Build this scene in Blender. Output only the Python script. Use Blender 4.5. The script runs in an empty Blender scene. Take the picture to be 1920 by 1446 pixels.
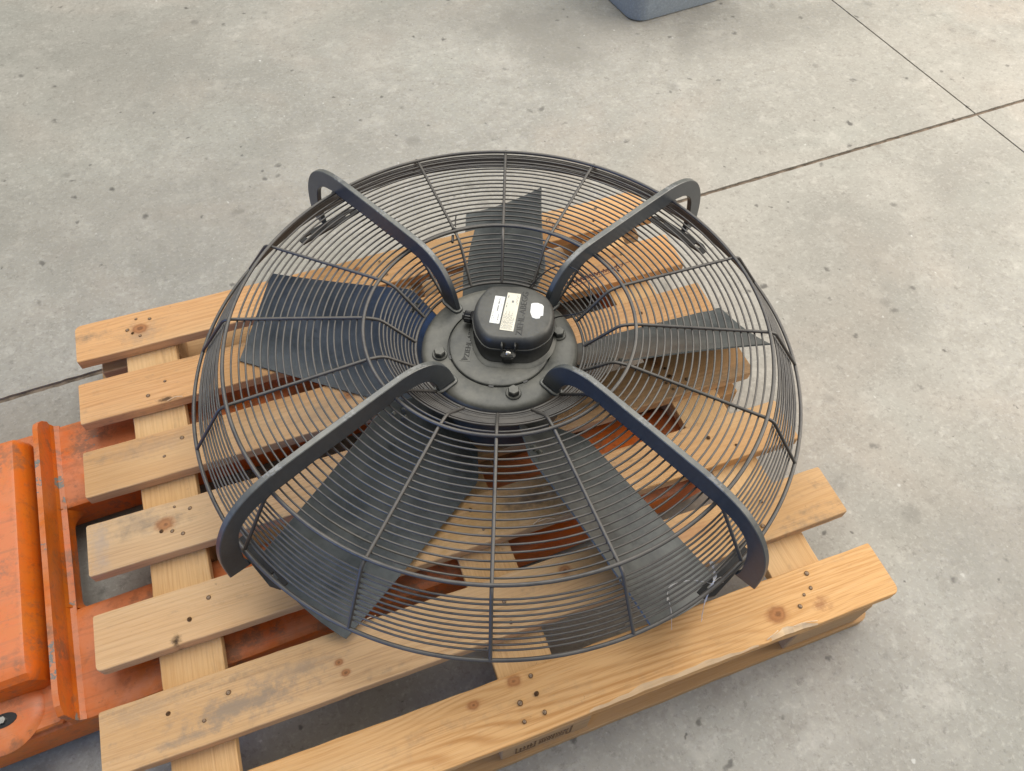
import bpy, math, random
import numpy as np
from mathutils import Matrix, Vector, Euler

random.seed(7)
scene = bpy.context.scene
COL = scene.collection
PI = math.pi
G = 0.144                      # height of the pallet's top face above the floor

# ------------------------------------------------------------------ camera
cam_d = bpy.data.cameras.new('camera')
cam = bpy.data.objects.new('camera', cam_d)
COL.objects.link(cam)
cam.location = (0.45603, -1.31952, 1.18838 + G)
cam.rotation_euler = Euler((0.59965, -0.017423, -0.3488), 'XYZ')
cam_d.sensor_fit = 'HORIZONTAL'
cam_d.sensor_width = 36.0
cam_d.lens = 1450.0 / 1920.0 * 36.0
cam_d.clip_start = 0.02
cam_d.clip_end = 200
scene.camera = cam

# ------------------------------------------------------------------ light
world = bpy.data.worlds.new('World')
scene.world = world
world.use_nodes = True
bg = world.node_tree.nodes['Background']
bg.inputs['Color'].default_value = (0.99, 1.0, 0.96, 1)
bg.inputs['Strength'].default_value = 0.32

def area(name, loc, target, sx, sy, power, color):
    d = bpy.data.lights.new(name, 'AREA')
    d.shape = 'RECTANGLE'; d.size = sx; d.size_y = sy
    d.energy = power; d.color = color
    o = bpy.data.objects.new(name, d)
    COL.objects.link(o)
    o.location = loc
    o.rotation_euler = (Vector(target) - Vector(loc)).to_track_quat('-Z', 'Y').to_euler()
    return o
area('door_light', (3.9, -0.7, 1.9), (0.8, -0.5, 0.1), 3.2, 2.4, 118, (1.0, 0.91, 0.80))
area('ceiling_light', (1.0, 1.3, 3.9), (0.7, 0.0, 0.1), 4.0, 4.0, 172, (1.0, 0.97, 0.90))
area('blue_side_light', (-1.9, -1.75, 0.85), (0.75, -0.55, 0.46), 1.6, 0.45, 3.3, (0.10, 0.34, 1.0)).data.spread = math.radians(50)
scene.cycles.max_bounces = 6
scene.cycles.diffuse_bounces = 3
scene.cycles.glossy_bounces = 3

scene.view_settings.view_transform = 'Standard'
scene.view_settings.look = 'None'
scene.view_settings.exposure = 0.12
scene.view_settings.gamma = 1.0
scene.view_settings.use_curve_mapping = False

# ------------------------------------------------------------------ node helpers
class NT:
    def __init__(s, name):
        s.m = bpy.data.materials.new(name); s.m.use_nodes = True
        s.t = s.m.node_tree; s.t.nodes.clear()
        s.out = s.t.nodes.new('ShaderNodeOutputMaterial')
        s.b = s.t.nodes.new('ShaderNodeBsdfPrincipled')
        s.t.links.new(s.b.outputs[0], s.out.inputs[0])
    def n(s, typ, ins=None, **kw):
        nd = s.t.nodes.new(typ)
        for k, v in kw.items(): setattr(nd, k, v)
        for k, v in (ins or {}).items(): s.set(nd.inputs[k], v)
        return nd
    def set(s, inp, v):
        if hasattr(v, 'is_linked') or isinstance(v, bpy.types.NodeSocket): s.t.links.new(v, inp)
        else: inp.default_value = v
    def math(s, op, a, b=None, c=None, clamp=False):
        nd = s.t.nodes.new('ShaderNodeMath'); nd.operation = op; nd.use_clamp = clamp
        s.set(nd.inputs[0], a)
        if b is not None: s.set(nd.inputs[1], b)
        if c is not None: s.set(nd.inputs[2], c)
        return nd.outputs[0]
    def sstep(s, v, lo, hi):
        nd = s.t.nodes.new('ShaderNodeMapRange'); nd.interpolation_type = 'SMOOTHSTEP'
        s.set(nd.inputs[0], v); nd.inputs[1].default_value = lo; nd.inputs[2].default_value = hi
        return nd.outputs[0]
    def mix(s, f, a, b, mode='MIX'):
        nd = s.t.nodes.new('ShaderNodeMix'); nd.data_type = 'RGBA'; nd.blend_type = mode
        s.set(nd.inputs[0], f)
        for i, v in ((6, a), (7, b)):
            if isinstance(v, tuple): v = (v[0], v[1], v[2], 1)
            s.set(nd.inputs[i], v)
        return nd.outputs[2]
    def noise(s, vec, scale, detail=3.0, rough=0.55, dist=0.0):
        nd = s.n('ShaderNodeTexNoise', {'Vector': vec, 'Scale': scale, 'Detail': detail, 'Roughness': rough, 'Distortion': dist})
        return nd.outputs[0]
    def mapping(s, vec, loc=(0, 0, 0), scale=(1, 1, 1)):
        nd = s.n('ShaderNodeMapping', {'Vector': vec, 'Scale': scale})
        s.set(nd.inputs['Location'], loc)
        return nd.outputs[0]
    def bump(s, h, strength, dist=0.001):
        nd = s.n('ShaderNodeBump', {'Height': h, 'Strength': strength, 'Distance': dist})
        s.t.links.new(nd.outputs[0], s.b.inputs['Normal'])
    def fin(s, col=None, rough=None, metal=0.0, spec=0.5):
        if col is not None:
            if isinstance(col, tuple): col = (col[0], col[1], col[2], 1)
            s.set(s.b.inputs['Base Color'], col)
        if rough is not None: s.set(s.b.inputs['Roughness'], rough)
        s.b.inputs['Metallic'].default_value = metal
        s.b.inputs['Specular IOR Level'].default_value = spec
        return s.m
    def obj(s): return s.n('ShaderNodeTexCoord').outputs['Object']
    def rnd(s): return s.n('ShaderNodeObjectInfo').outputs['Random']
    def xyz(s, v):
        nd = s.n('ShaderNodeSeparateXYZ', {0: v}); return nd.outputs[0], nd.outputs[1], nd.outputs[2]
    def comb(s, x, y, z):
        nd = s.n('ShaderNodeCombineXYZ', {0: x, 1: y, 2: z}); return nd.outputs[0]

# ------------------------------------------------------------------ materials
def concrete():
    t = NT('concrete')
    p = t.n('ShaderNodeNewGeometry').outputs['Position']
    n1 = t.n('ShaderNodeTexNoise', {'Vector': p, 'Scale': 2.2, 'Detail': 3.0, 'Roughness': 0.62, 'Distortion': 0.4})
    n2 = t.n('ShaderNodeTexNoise', {'Vector': p, 'Scale': 11.0, 'Detail': 4.0, 'Roughness': 0.68, 'Distortion': 0.2})
    n3 = t.n('ShaderNodeTexNoise', {'Vector': p, 'Scale': 110.0, 'Detail': 3.0, 'Roughness': 0.7})
    big = n1.outputs[0]; med = n2.outputs[0]; fine = n3.outputs[0]
    c1 = t.n('ShaderNodeSeparateColor', {0: n1.outputs['Color']}); c2 = t.n('ShaderNodeSeparateColor', {0: n2.outputs['Color']}); c3 = t.n('ShaderNodeSeparateColor', {0: n3.outputs['Color']})
    n4 = t.n('ShaderNodeTexNoise', {'Vector': p, 'Scale': 34.0, 'Detail': 4.0, 'Roughness': 0.72, 'Distortion': 0.3})
    c4 = t.n('ShaderNodeSeparateColor', {0: n4.outputs['Color']})
    c = t.mix(t.sstep(big, 0.30, 0.72), (0.305, 0.298, 0.272), (0.375, 0.362, 0.330))
    c = t.mix(t.math('MULTIPLY', t.sstep(c1.outputs[1], 0.50, 0.72), 0.40), c, (0.41, 0.355, 0.305))
    c = t.mix(t.math('MULTIPLY', t.sstep(c1.outputs[2], 0.50, 0.70), 0.40), c, (0.34, 0.345, 0.315))
    c = t.mix(t.math('MULTIPLY', t.sstep(med, 0.48, 0.72), 0.45), c, (0.285, 0.268, 0.24))
    c = t.mix(t.math('MULTIPLY', t.sstep(c2.outputs[1], 0.52, 0.76), 0.40), c, (0.52, 0.50, 0.46))
    c = t.mix(t.math('MULTIPLY', t.sstep(n4.outputs[0], 0.50, 0.72), 0.50), c, (0.255, 0.24, 0.215))
    c = t.mix(t.math('MULTIPLY', t.sstep(c4.outputs[1], 0.52, 0.74), 0.40), c, (0.54, 0.525, 0.485))
    c = t.mix(t.math('MULTIPLY', t.sstep(c4.outputs[2], 0.62, 0.70), 0.50), c, (0.19, 0.18, 0.165))
    c = t.mix(t.math('MULTIPLY', t.sstep(fine, 0.50, 0.76), 0.45), c, (0.56, 0.545, 0.505))
    c = t.mix(t.math('MULTIPLY', t.sstep(c3.outputs[1], 0.52, 0.76), 0.50), c, (0.19, 0.18, 0.165))
    wob = t.n('ShaderNodeMixRGB', {'Fac': 0.05, 'Color1': p, 'Color2': n2.outputs['Color']}).outputs[0]
    wob = t.n('ShaderNodeMixRGB', {'Fac': 0.006, 'Color1': wob, 'Color2': n3.outputs['Color']}).outputs[0]
    # broad soft-edged dark patches
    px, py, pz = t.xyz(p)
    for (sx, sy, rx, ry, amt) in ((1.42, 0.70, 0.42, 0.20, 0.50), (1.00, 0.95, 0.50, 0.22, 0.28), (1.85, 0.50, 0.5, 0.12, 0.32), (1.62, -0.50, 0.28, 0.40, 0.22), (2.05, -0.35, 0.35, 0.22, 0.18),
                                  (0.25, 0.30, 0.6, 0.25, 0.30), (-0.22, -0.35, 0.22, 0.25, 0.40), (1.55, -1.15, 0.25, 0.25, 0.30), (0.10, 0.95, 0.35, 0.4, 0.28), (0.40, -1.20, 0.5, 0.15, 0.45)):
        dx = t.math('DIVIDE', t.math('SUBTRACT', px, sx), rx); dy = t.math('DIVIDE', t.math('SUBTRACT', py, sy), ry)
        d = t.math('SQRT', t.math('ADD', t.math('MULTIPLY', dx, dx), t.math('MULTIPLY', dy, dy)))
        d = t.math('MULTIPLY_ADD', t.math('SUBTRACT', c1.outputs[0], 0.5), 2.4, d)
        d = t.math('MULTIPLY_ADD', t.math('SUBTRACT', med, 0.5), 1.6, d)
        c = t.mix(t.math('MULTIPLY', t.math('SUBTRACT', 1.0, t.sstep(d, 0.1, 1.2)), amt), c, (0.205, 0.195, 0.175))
    # oil drips and old spots of several sizes
    for sc, thr, lo, hi, amt, colr in ((5.0, 0.62, 0.05, 0.20, 0.6, (0.13, 0.13, 0.12)), (11.0, 0.60, 0.06, 0.24, 0.75, (0.12, 0.115, 0.105)),
                                   (26.0, 0.66, 0.08, 0.25, 0.85, (0.07, 0.066, 0.062)), (55.0, 0.93, 0.08, 0.2, 0.7, (0.72, 0.72, 0.70))):
        v = t.n('ShaderNodeTexVoronoi', {'Vector': wob, 'Scale': sc, 'Randomness': 1.0})
        sep = t.n('ShaderNodeSeparateColor', {0: v.outputs['Color']})
        pick = t.math('GREATER_THAN', sep.outputs[0], thr)
        size = t.math('MULTIPLY_ADD', t.math('POWER', sep.outputs[1], 2.0), 1.0, 0.30)
        d = t.math('DIVIDE', v.outputs['Distance'], size)
        f = t.math('SUBTRACT', 1.0, t.sstep(d, lo, hi))
        f = t.math('MULTIPLY', f, pick)
        f = t.math('MULTIPLY', f, t.math('MULTIPLY_ADD', sep.outputs[2], amt * 0.8, amt * 0.2))
        c = t.mix(f, c, colr)
    h = t.math('ADD', t.math('MULTIPLY', fine, 0.6), t.math('MULTIPLY', med, 1.2))
    t.bump(h, 0.4, 0.0018)
    return t.fin(c, t.math('MULTIPLY_ADD', med, 0.3, 0.45), 0, 0.35)

def wood(name, light=(0.66, 0.405, 0.195), dark=(0.43, 0.215, 0.075), knots=(), smudges=(), dirt=0.35, ring=700.0, warp=0.030, seed=0.0, contrast=0.55):
    t = NT(name)
    o = t.obj()
    x, y, z = t.xyz(o)
    r = t.math('ADD', t.rnd(), seed)
    q = t.comb(t.math('MULTIPLY_ADD', r, 37.0, x), t.math('MULTIPLY_ADD', r, 11.0, y), t.math('MULTIPLY_ADD', r, 5.0, z))
    lo = t.n('ShaderNodeTexNoise', {'Vector': t.mapping(q, scale=(1.3, 7.0, 7.0)), 'Scale': 1.0, 'Detail': 2.0})
    loc_ = t.n('ShaderNodeSeparateColor', {0: lo.outputs['Color']})
    sp3 = t.n('ShaderNodeTexNoise', {'Vector': q, 'Scale': 55.0, 'Detail': 4.0, 'Roughness': 0.7})
    spc = t.n('ShaderNodeSeparateColor', {0: sp3.outputs['Color']})
    jit = t.math('SUBTRACT', sp3.outputs[0], 0.5)
    v = t.math('ADD', y, t.math('MULTIPLY', t.math('SUBTRACT', lo.outputs[0], 0.5), warp * 4))
    v = t.math('MULTIPLY_ADD', z, 0.6, v)
    kl = []
    for (kx, ky, kr) in knots:
        dx = t.math('MULTIPLY', t.math('SUBTRACT', x, kx), 0.75 / kr)
        dy = t.math('DIVIDE', t.math('SUBTRACT', y, ky), kr)
        dx2 = t.math('MULTIPLY', dx, dx); dy2 = t.math('MULTIPLY', dy, dy)
        # grain flows round the knot
        e = t.math('POWER', 2.718, t.math('MULTIPLY', t.math('ADD', t.math('MULTIPLY', dx2, 0.25), dy2), -0.22))
        v = t.math('ADD', v, t.math('MULTIPLY', t.math('MULTIPLY', dy, e), -kr * 0.75))
        d = t.math('SQRT', t.math('ADD', dx2, dy2))
        kl.append(t.math('MULTIPLY_ADD', jit, 0.9, d))
    mn = t.n('ShaderNodeTexNoise', {'Vector': t.mapping(q, scale=(2.6, 26, 26)), 'Scale': 1.0, 'Detail': 4.0, 'Roughness': 0.62})
    mc = t.n('ShaderNodeSeparateColor', {0: mn.outputs['Color']})
    ph = t.math('ADD', t.math('MULTIPLY', v, ring), t.math('MULTIPLY', mn.outputs[0], 4.0))
    g = t.math('MULTIPLY_ADD', t.math('SINE', ph), 0.5, 0.5)
    g = t.math('POWER', g, 2.2)
    g = t.math('MULTIPLY', g, t.sstep(mc.outputs[1], 0.30, 0.70))
    fn = t.n('ShaderNodeTexNoise', {'Vector': t.mapping(q, scale=(11, 460, 460)), 'Scale': 1.0, 'Detail': 3.0, 'Roughness': 0.65})
    fc = t.n('ShaderNodeSeparateColor', {0: fn.outputs['Color']}); fib = fn.outputs[0]
    c = t.mix(t.math('MULTIPLY', g, contrast), light, dark)
    c = t.mix(t.math('MULTIPLY', t.sstep(fib, 0.42, 0.72), 0.52), c, dark)
    c = t.mix(t.math('MULTIPLY', t.sstep(fc.outputs[1], 0.5, 0.8), 0.30), c, (0.76, 0.56, 0.33))
    c = t.mix(t.math('MULTIPLY', t.sstep(loc_.outputs[1], 0.42, 0.68), 0.5), c, (0.50, 0.275, 0.105))
    c = t.mix(t.math('MULTIPLY', t.sstep(loc_.outputs[2], 0.48, 0.70), 0.35), c, (0.70, 0.51, 0.30))
    dn = t.math('MULTIPLY', t.sstep(t.math('MULTIPLY_ADD', mc.outputs[2], 0.65, t.math('MULTIPLY', spc.outputs[1], 0.35)), 0.52, 0.72), dirt)
    c = t.mix(dn, c, (0.20, 0.16, 0.115))
    c = t.mix(t.math('MULTIPLY', t.sstep(spc.outputs[2], 0.66, 0.76), 0.45), c, (0.17, 0.10, 0.055))
    for (sx, sy, rx, ry, amt, sc) in smudges:
        dx = t.math('DIVIDE', t.math('SUBTRACT', x, sx), rx); dy = t.math('DIVIDE', t.math('SUBTRACT', y, sy), ry)
        d = t.math('SQRT', t.math('ADD', t.math('MULTIPLY', dx, dx), t.math('MULTIPLY', dy, dy)))
        d = t.math('MULTIPLY_ADD', jit, 2.6, d)
        c = t.mix(t.math('MULTIPLY', t.math('SUBTRACT', 1.0, t.sstep(d, 0.0, 1.25)), amt), c, sc)
    for d in kl:
        rr = t.math('MULTIPLY_ADD', t.math('SINE', t.math('MULTIPLY', d, 12.0)), 0.35, 0.4)
        core = t.math('SUBTRACT', 1.0, t.sstep(d, 0.10, 0.34))
        kc = t.mix(rr, (0.40, 0.165, 0.06), (0.24, 0.085, 0.028))
        kc = t.mix(t.math('MULTIPLY', core, 0.7), kc, (0.14, 0.05, 0.02))
        c = t.mix(t.math('MULTIPLY', t.math('SUBTRACT', 1.0, t.sstep(d, 0.45, 1.25)), 0.85), c, kc)
    t.bump(fib, 0.5, 0.0010)
    return t.fin(c, 0.72, 0, 0.25)

def painted(name, col, rough=0.42, dust=0.35, dustcol=(0.20, 0.205, 0.19), spec=0.5, updust=True, chips=False):
    t = NT(name)
    o = t.obj()
    na = t.n('ShaderNodeTexNoise', {'Vector': o, 'Scale': 16.0, 'Detail': 4.0, 'Roughness': 0.7}); n1 = na.outputs[0]
    nc = t.n('ShaderNodeSeparateColor', {0: na.outputs['Color']})
    n2 = t.noise(o, 160, 2, 0.7)
    n3 = nc.outputs[1]
    c = t.mix(t.math('MULTIPLY', t.sstep(n2, 0.42, 0.72), 0.35), col, tuple(v * 1.9 for v in col))
    f = t.math('MULTIPLY', t.sstep(t.math('MULTIPLY_ADD', n3, 0.5, t.math('MULTIPLY', n1, 0.5)), 0.20, 0.78), dust)
    if updust:      # settled dust lies on what faces up
        nz = t.xyz(t.n('ShaderNodeNewGeometry').outputs['Normal'])[2]
        f = t.math('MULTIPLY', f, t.math('MULTIPLY_ADD', t.sstep(nz, 0.15, 0.95), 0.85, 0.15))
    c = t.mix(f, c, dustcol)
    c = t.mix(t.math('MULTIPLY', t.sstep(nc.outputs[2], 0.62, 0.72), 0.5), c, tuple(v * 0.5 for v in col))
    if chips:
        c = t.mix(t.math('MULTIPLY', t.math('MULTIPLY', t.sstep(t.noise(o, 34, 4, 0.75), 0.57, 0.61), t.sstep(nz, 0.4, 0.8)), 0.45), c, (0.27, 0.275, 0.28))
    t.bump(n2, 0.10, 0.0006)
    return t.fin(c, t.math('MULTIPLY_ADD', n1, 0.28, rough - 0.12), 0, spec)

def orange(name, worn=0.25, salmon=0.85):
    t = NT(name)
    g = t.n('ShaderNodeNewGeometry'); p = g.outputs['Position']
    a1 = t.n('ShaderNodeTexNoise', {'Vector': p, 'Scale': 9.0, 'Detail': 5.0, 'Roughness': 0.68, 'Distortion': 0.3})
    a2 = t.n('ShaderNodeTexNoise', {'Vector': p, 'Scale': 55.0, 'Detail': 5.0, 'Roughness': 0.72})
    k1 = t.n('ShaderNodeSeparateColor', {0: a1.outputs['Color']}); k2 = t.n('ShaderNodeSeparateColor', {0: a2.outputs['Color']})
    st = t.n('ShaderNodeTexNoise', {'Vector': t.mapping(p, scale=(5, 90, 90)), 'Scale': 1.0, 'Detail': 4.0, 'Roughness': 0.65}).outputs[0]
    base = t.mix(t.sstep(k1.outputs[1], 0.35, 0.65), (0.66, 0.128, 0.008), (0.60, 0.155, 0.014))
    # horizontal faces are rubbed pale and dirty by loads
    nz = t.sstep(t.xyz(g.outputs['Normal'])[2], 0.6, 0.95)
    rub = t.math('MULTIPLY', t.math('MULTIPLY', nz, t.sstep(a1.outputs[0], 0.32, 0.60)), salmon)
    c = t.mix(rub, base, (0.60, 0.215, 0.095))
    c = t.mix(t.math('MULTIPLY', t.sstep(st, 0.50, 0.72), 0.55), c, (0.36, 0.125, 0.05))
    c = t.mix(t.math('MULTIPLY', t.sstep(a2.outputs[0], 0.50, 0.74), 0.50), c, (0.28, 0.085, 0.028))
    c = t.mix(t.math('MULTIPLY', t.sstep(k2.outputs[1], 0.60, 0.74), 0.55), c, (0.13, 0.065, 0.035))
    c = t.mix(t.math('MULTIPLY', t.math('MULTIPLY', t.sstep(k1.outputs[2], 0.50, 0.62), t.sstep(k2.outputs[2], 0.40, 0.56)), 0.68), c, (0.18, 0.10, 0.06))
    chip = t.sstep(t.math('MULTIPLY_ADD', k1.outputs[0], 0.55, t.math('MULTIPLY', k2.outputs[0], 0.45)), 0.66 - worn * 0.42, 0.675 - worn * 0.42)
    c = t.mix(chip, c, (0.20, 0.195, 0.175))
    t.bump(t.math('SUBTRACT', t.math('MULTIPLY', a2.outputs[0], 0.35), t.math('MULTIPLY', chip, 0.6)), 0.4, 0.0010)
    return t.fin(c, t.math('MULTIPLY_ADD', a1.outputs[0], 0.4, 0.18), 0, 0.5)

def plain(name, col, rough=0.5, metal=0.0, spec=0.5, var=0.25, scale=60):
    t = NT(name)
    o = t.obj()
    n = t.noise(o, scale, 4, 0.65)
    c = t.mix(t.sstep(n, 0.3, 0.7), tuple(v * (1 - var) for v in col), tuple(min(1, v * (1 + var)) for v in col))
    return t.fin(c, rough, metal, spec)

M = {}
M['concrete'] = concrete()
M['joint'] = plain('joint_filler', (0.15, 0.118, 0.092), 0.9, 0, 0.2, 0.5, 40)
M['fan_metal'] = painted('graphite_steel', (0.028, 0.032, 0.033), 0.42, 0.9, (0.20, 0.196, 0.170), 0.5)
M['arm_metal'] = painted('arm_steel', (0.022, 0.030, 0.042), 0.36, 0.95, (0.19, 0.19, 0.165), 0.8, chips=True)  # blue light on the arms is partly put into the navy-leaning base colour
M['blade_metal'] = painted('blade_steel', (0.026, 0.033, 0.038), 0.40, 0.85, (0.145, 0.157, 0.153), 0.45)
M['foot'] = painted('foot_plate_steel', (0.016, 0.016, 0.017), 0.5, 0.25, (0.05, 0.048, 0.045), 0.4)
M['wire'] = painted('guard_wire', (0.038, 0.037, 0.039), 0.38, 0.75, (0.165, 0.152, 0.135), 0.5)
M['plastic'] = painted('black_plastic', (0.022, 0.023, 0.024), 0.42, 0.95, (0.125, 0.124, 0.112), 0.4)
M['black'] = plain('black_rubber', (0.012, 0.012, 0.013), 0.38, 0, 0.5)
M['letter'] = plain('embossed_plastic', (0.035, 0.035, 0.034), 0.55)
M['white_label'] = plain('white_label', (0.80, 0.82, 0.82), 0.5, 0, 0.3, 0.06)
M['cream_label'] = plain('cream_label', (0.74, 0.71, 0.60), 0.5, 0, 0.3, 0.06)
M['ink'] = plain('grey_ink', (0.22, 0.22, 0.22), 0.7, 0, 0.2)
M['steel'] = plain('bright_steel', (0.62, 0.60, 0.56), 0.28, 1.0)
M['dark_steel'] = plain('dull_steel', (0.16, 0.16, 0.155), 0.45, 0.8, 0.5, 0.4, 30)
M['nail'] = plain('nail_head', (0.24, 0.165, 0.105), 0.6, 0.2, 0.5, 0.4, 200)
M['nail_dent_shade'] = plain('nail_dent_shade', (0.15, 0.080, 0.036), 0.9, 0, 0.1, 0.4, 200)  # shadow of the dent, painted as a dark ring round the nail head
M['nail_hole'] = plain('nail_hole', (0.085, 0.048, 0.026), 0.9, 0, 0.1, 0.5, 300)
M['fresh'] = wood('splintered_wood', (0.84, 0.66, 0.45), (0.68, 0.46, 0.26), dirt=0.0)
M['orange'] = orange('orange_paint', 0.045)
M['orange_body'] = orange('orange_body_paint', 0.0, 0.45)
M['orange_worn'] = orange('worn_orange_paint', 0.25, 1.0)
M['stamp'] = plain('stamp_ink', (0.19, 0.115, 0.06), 0.8, 0, 0.2)
M['pen'] = plain('purple_pen', (0.17, 0.075, 0.075), 0.8, 0, 0.2)
M['tape'] = plain('torn_tape', (0.62, 0.60, 0.60), 0.35, 0, 0.5, 0.2, 90)
M['bin'] = painted('grey_bin_plastic', (0.22, 0.265, 0.315), 0.45, 0.35, (0.30, 0.32, 0.335), 0.5, False)

# ------------------------------------------------------------------ mesh helpers
def add(name, verts, faces, mat, parent=None, smooth=False, mats=None, fmat=None, angle=None):
    me = bpy.data.meshes.new(name)
    me.from_pydata([tuple(v) for v in verts], [], faces)
    for m in (mats or [mat]): me.materials.append(m)
    if fmat is not None: me.polygons.foreach_set('material_index', fmat)
    if smooth:
        me.polygons.foreach_set('use_smooth', [True] * len(me.polygons))
        if angle is not None: me.set_sharp_from_angle(angle=math.radians(angle))
    me.update()
    o = bpy.data.objects.new(name, me)
    COL.objects.link(o)
    if parent is not None: o.parent = parent
    return o

def empty(name, label=None, cat=None, group=None):
    o = bpy.data.objects.new(name, None); o.empty_display_size = 0.05
    COL.objects.link(o)
    if label: o['label'] = label
    if cat: o['category'] = cat
    if group: o['group'] = group
    return o

def tube_geo(pts, rad, closed=False, n=8, caps=True, up=None):
    P = [Vector(p) for p in pts]; N = len(P)
    verts, faces = [], []
    ref = None
    for i in range(N):
        if closed: d = P[(i + 1) % N] - P[i - 1]
        else: d = P[min(i + 1, N - 1)] - P[max(i - 1, 0)]
        d.normalize()
        if ref is None:
            ref = Vector(up) if up else (Vector((0, 0, 1)) if abs(d.z) < 0.9 else Vector((1, 0, 0)))
        u = ref - d * ref.dot(d); u.normalize(); w = d.cross(u); ref = u
        for k in range(n):
            a = 2 * PI * k / n
            verts.append(P[i] + (u * math.cos(a) + w * math.sin(a)) * rad)
    for i in range(N if closed else N - 1):
        a, b = i * n, ((i + 1) % N) * n
        for k in range(n): faces.append((a + k, a + (k + 1) % n, b + (k + 1) % n, b + k))
    if not closed and caps:
        faces.append(tuple(range(n - 1, -1, -1))); faces.append(tuple((N - 1) * n + k for k in range(n)))
    return verts, faces

def fillet(pts, r, seg=4):
    """round the corners of a polyline"""
    P = [Vector(p) for p in pts]; out = [P[0]]
    for i in range(1, len(P) - 1):
        a, b, c = P[i - 1], P[i], P[i + 1]
        ra = min(r, (a - b).length * 0.45, (c - b).length * 0.45)
        s = b + (a - b).normalized() * ra; e = b + (c - b).normalized() * ra
        for k in range(seg + 1):
            t = k / seg; out.append(s * (1 - t) ** 2 + b * 2 * t * (1 - t) + e * t * t)
    out.append(P[-1]); return out

def smooth_path(pts, seg=6, closed=False):
    P = [Vector(p) for p in pts]; N = len(P); out = []
    rng = range(N) if closed else range(N - 1)
    for i in rng:
        p0 = P[i - 1] if (closed or i > 0) else P[0]; p1 = P[i]
        p2 = P[(i + 1) % N]; p3 = P[(i + 2) % N] if (closed or i + 2 < N) else P[-1]
        for k in range(seg):
            t = k / seg
            out.append(0.5 * ((2 * p1) + (p2 - p0) * t + (2 * p0 - 5 * p1 + 4 * p2 - p3) * t * t + (3 * p1 - p0 - 3 * p2 + p3) * t ** 3))
    if not closed: out.append(P[-1])
    return out

def revolve_geo(prof, n=64, close_bottom=False):
    verts, faces = [], []
    for (r, z) in prof:
        for k in range(n):
            a = 2 * PI * k / n; verts.append((r * math.cos(a), r * math.sin(a), z))
    for i in range(len(prof) - 1):
        for k in range(n):
            a, b = i * n, (i + 1) * n
            faces.append((a + k, b + k, b + (k + 1) % n, a + (k + 1) % n))
    return verts, faces

def loft_geo(loops, cap_top=True, cap_bottom=True):
    n = len(loops[0]); verts = [v for l in loops for v in l]; faces = []
    for i in range(len(loops) - 1):
        a, b = i * n, (i + 1) * n
        for k in range(n): faces.append((a + k, a + (k + 1) % n, b + (k + 1) % n, b + k))
    if cap_bottom: faces.append(tuple(range(n - 1, -1, -1)))
    if cap_top: faces.append(tuple((len(loops) - 1) * n + k for k in range(n)))
    return verts, faces

def box_geo(x0, x1, y0, y1, z0, z1, b=0.0):
    """box with chamfered edges (as an 8-sided loft)"""
    if b <= 0:
        v = [(x, y, z) for z in (z0, z1) for (x, y) in ((x0, y0), (x1, y0), (x1, y1), (x0, y1))]
        return v, [(3, 2, 1, 0), (4, 5, 6, 7), (0, 1, 5, 4), (1, 2, 6, 5), (2, 3, 7, 6), (3, 0, 4, 7)]
    def ring(i, z):
        X0, X1, Y0, Y1 = x0 + i, x1 - i, y0 + i, y1 - i
        return [(X0 + b, Y0, z), (X1 - b, Y0, z), (X1, Y0 + b, z), (X1, Y1 - b, z), (X1 - b, Y1, z), (X0 + b, Y1, z), (X0, Y1 - b, z), (X0, Y0 + b, z)]
    return loft_geo([ring(b, z0), ring(0, z0 + b), ring(0, z1 - b), ring(b, z1)])

def merge(*geos):
    V, F = [], []
    for v, f in geos:
        o = len(V); V += list(v); F += [tuple(i + o for i in q) for q in f]
    return V, F

def xform(geo, mat):
    return [mat @ Vector(v) for v in geo[0]], geo[1]

def wobble(seed):
    rr = random.Random(seed); ph = [rr.uniform(0, 6.28) for _ in range(5)]; fr = [rr.uniform(a, b) for a, b in ((2, 4), (6, 10), (15, 25), (35, 60), (90, 140))]
    am = (0.0011, 0.0006, 0.0004, 0.00025, 0.0002)
    return lambda x: sum(a * math.sin(f * x + p) for a, f, p in zip(am, fr, ph))

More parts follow.
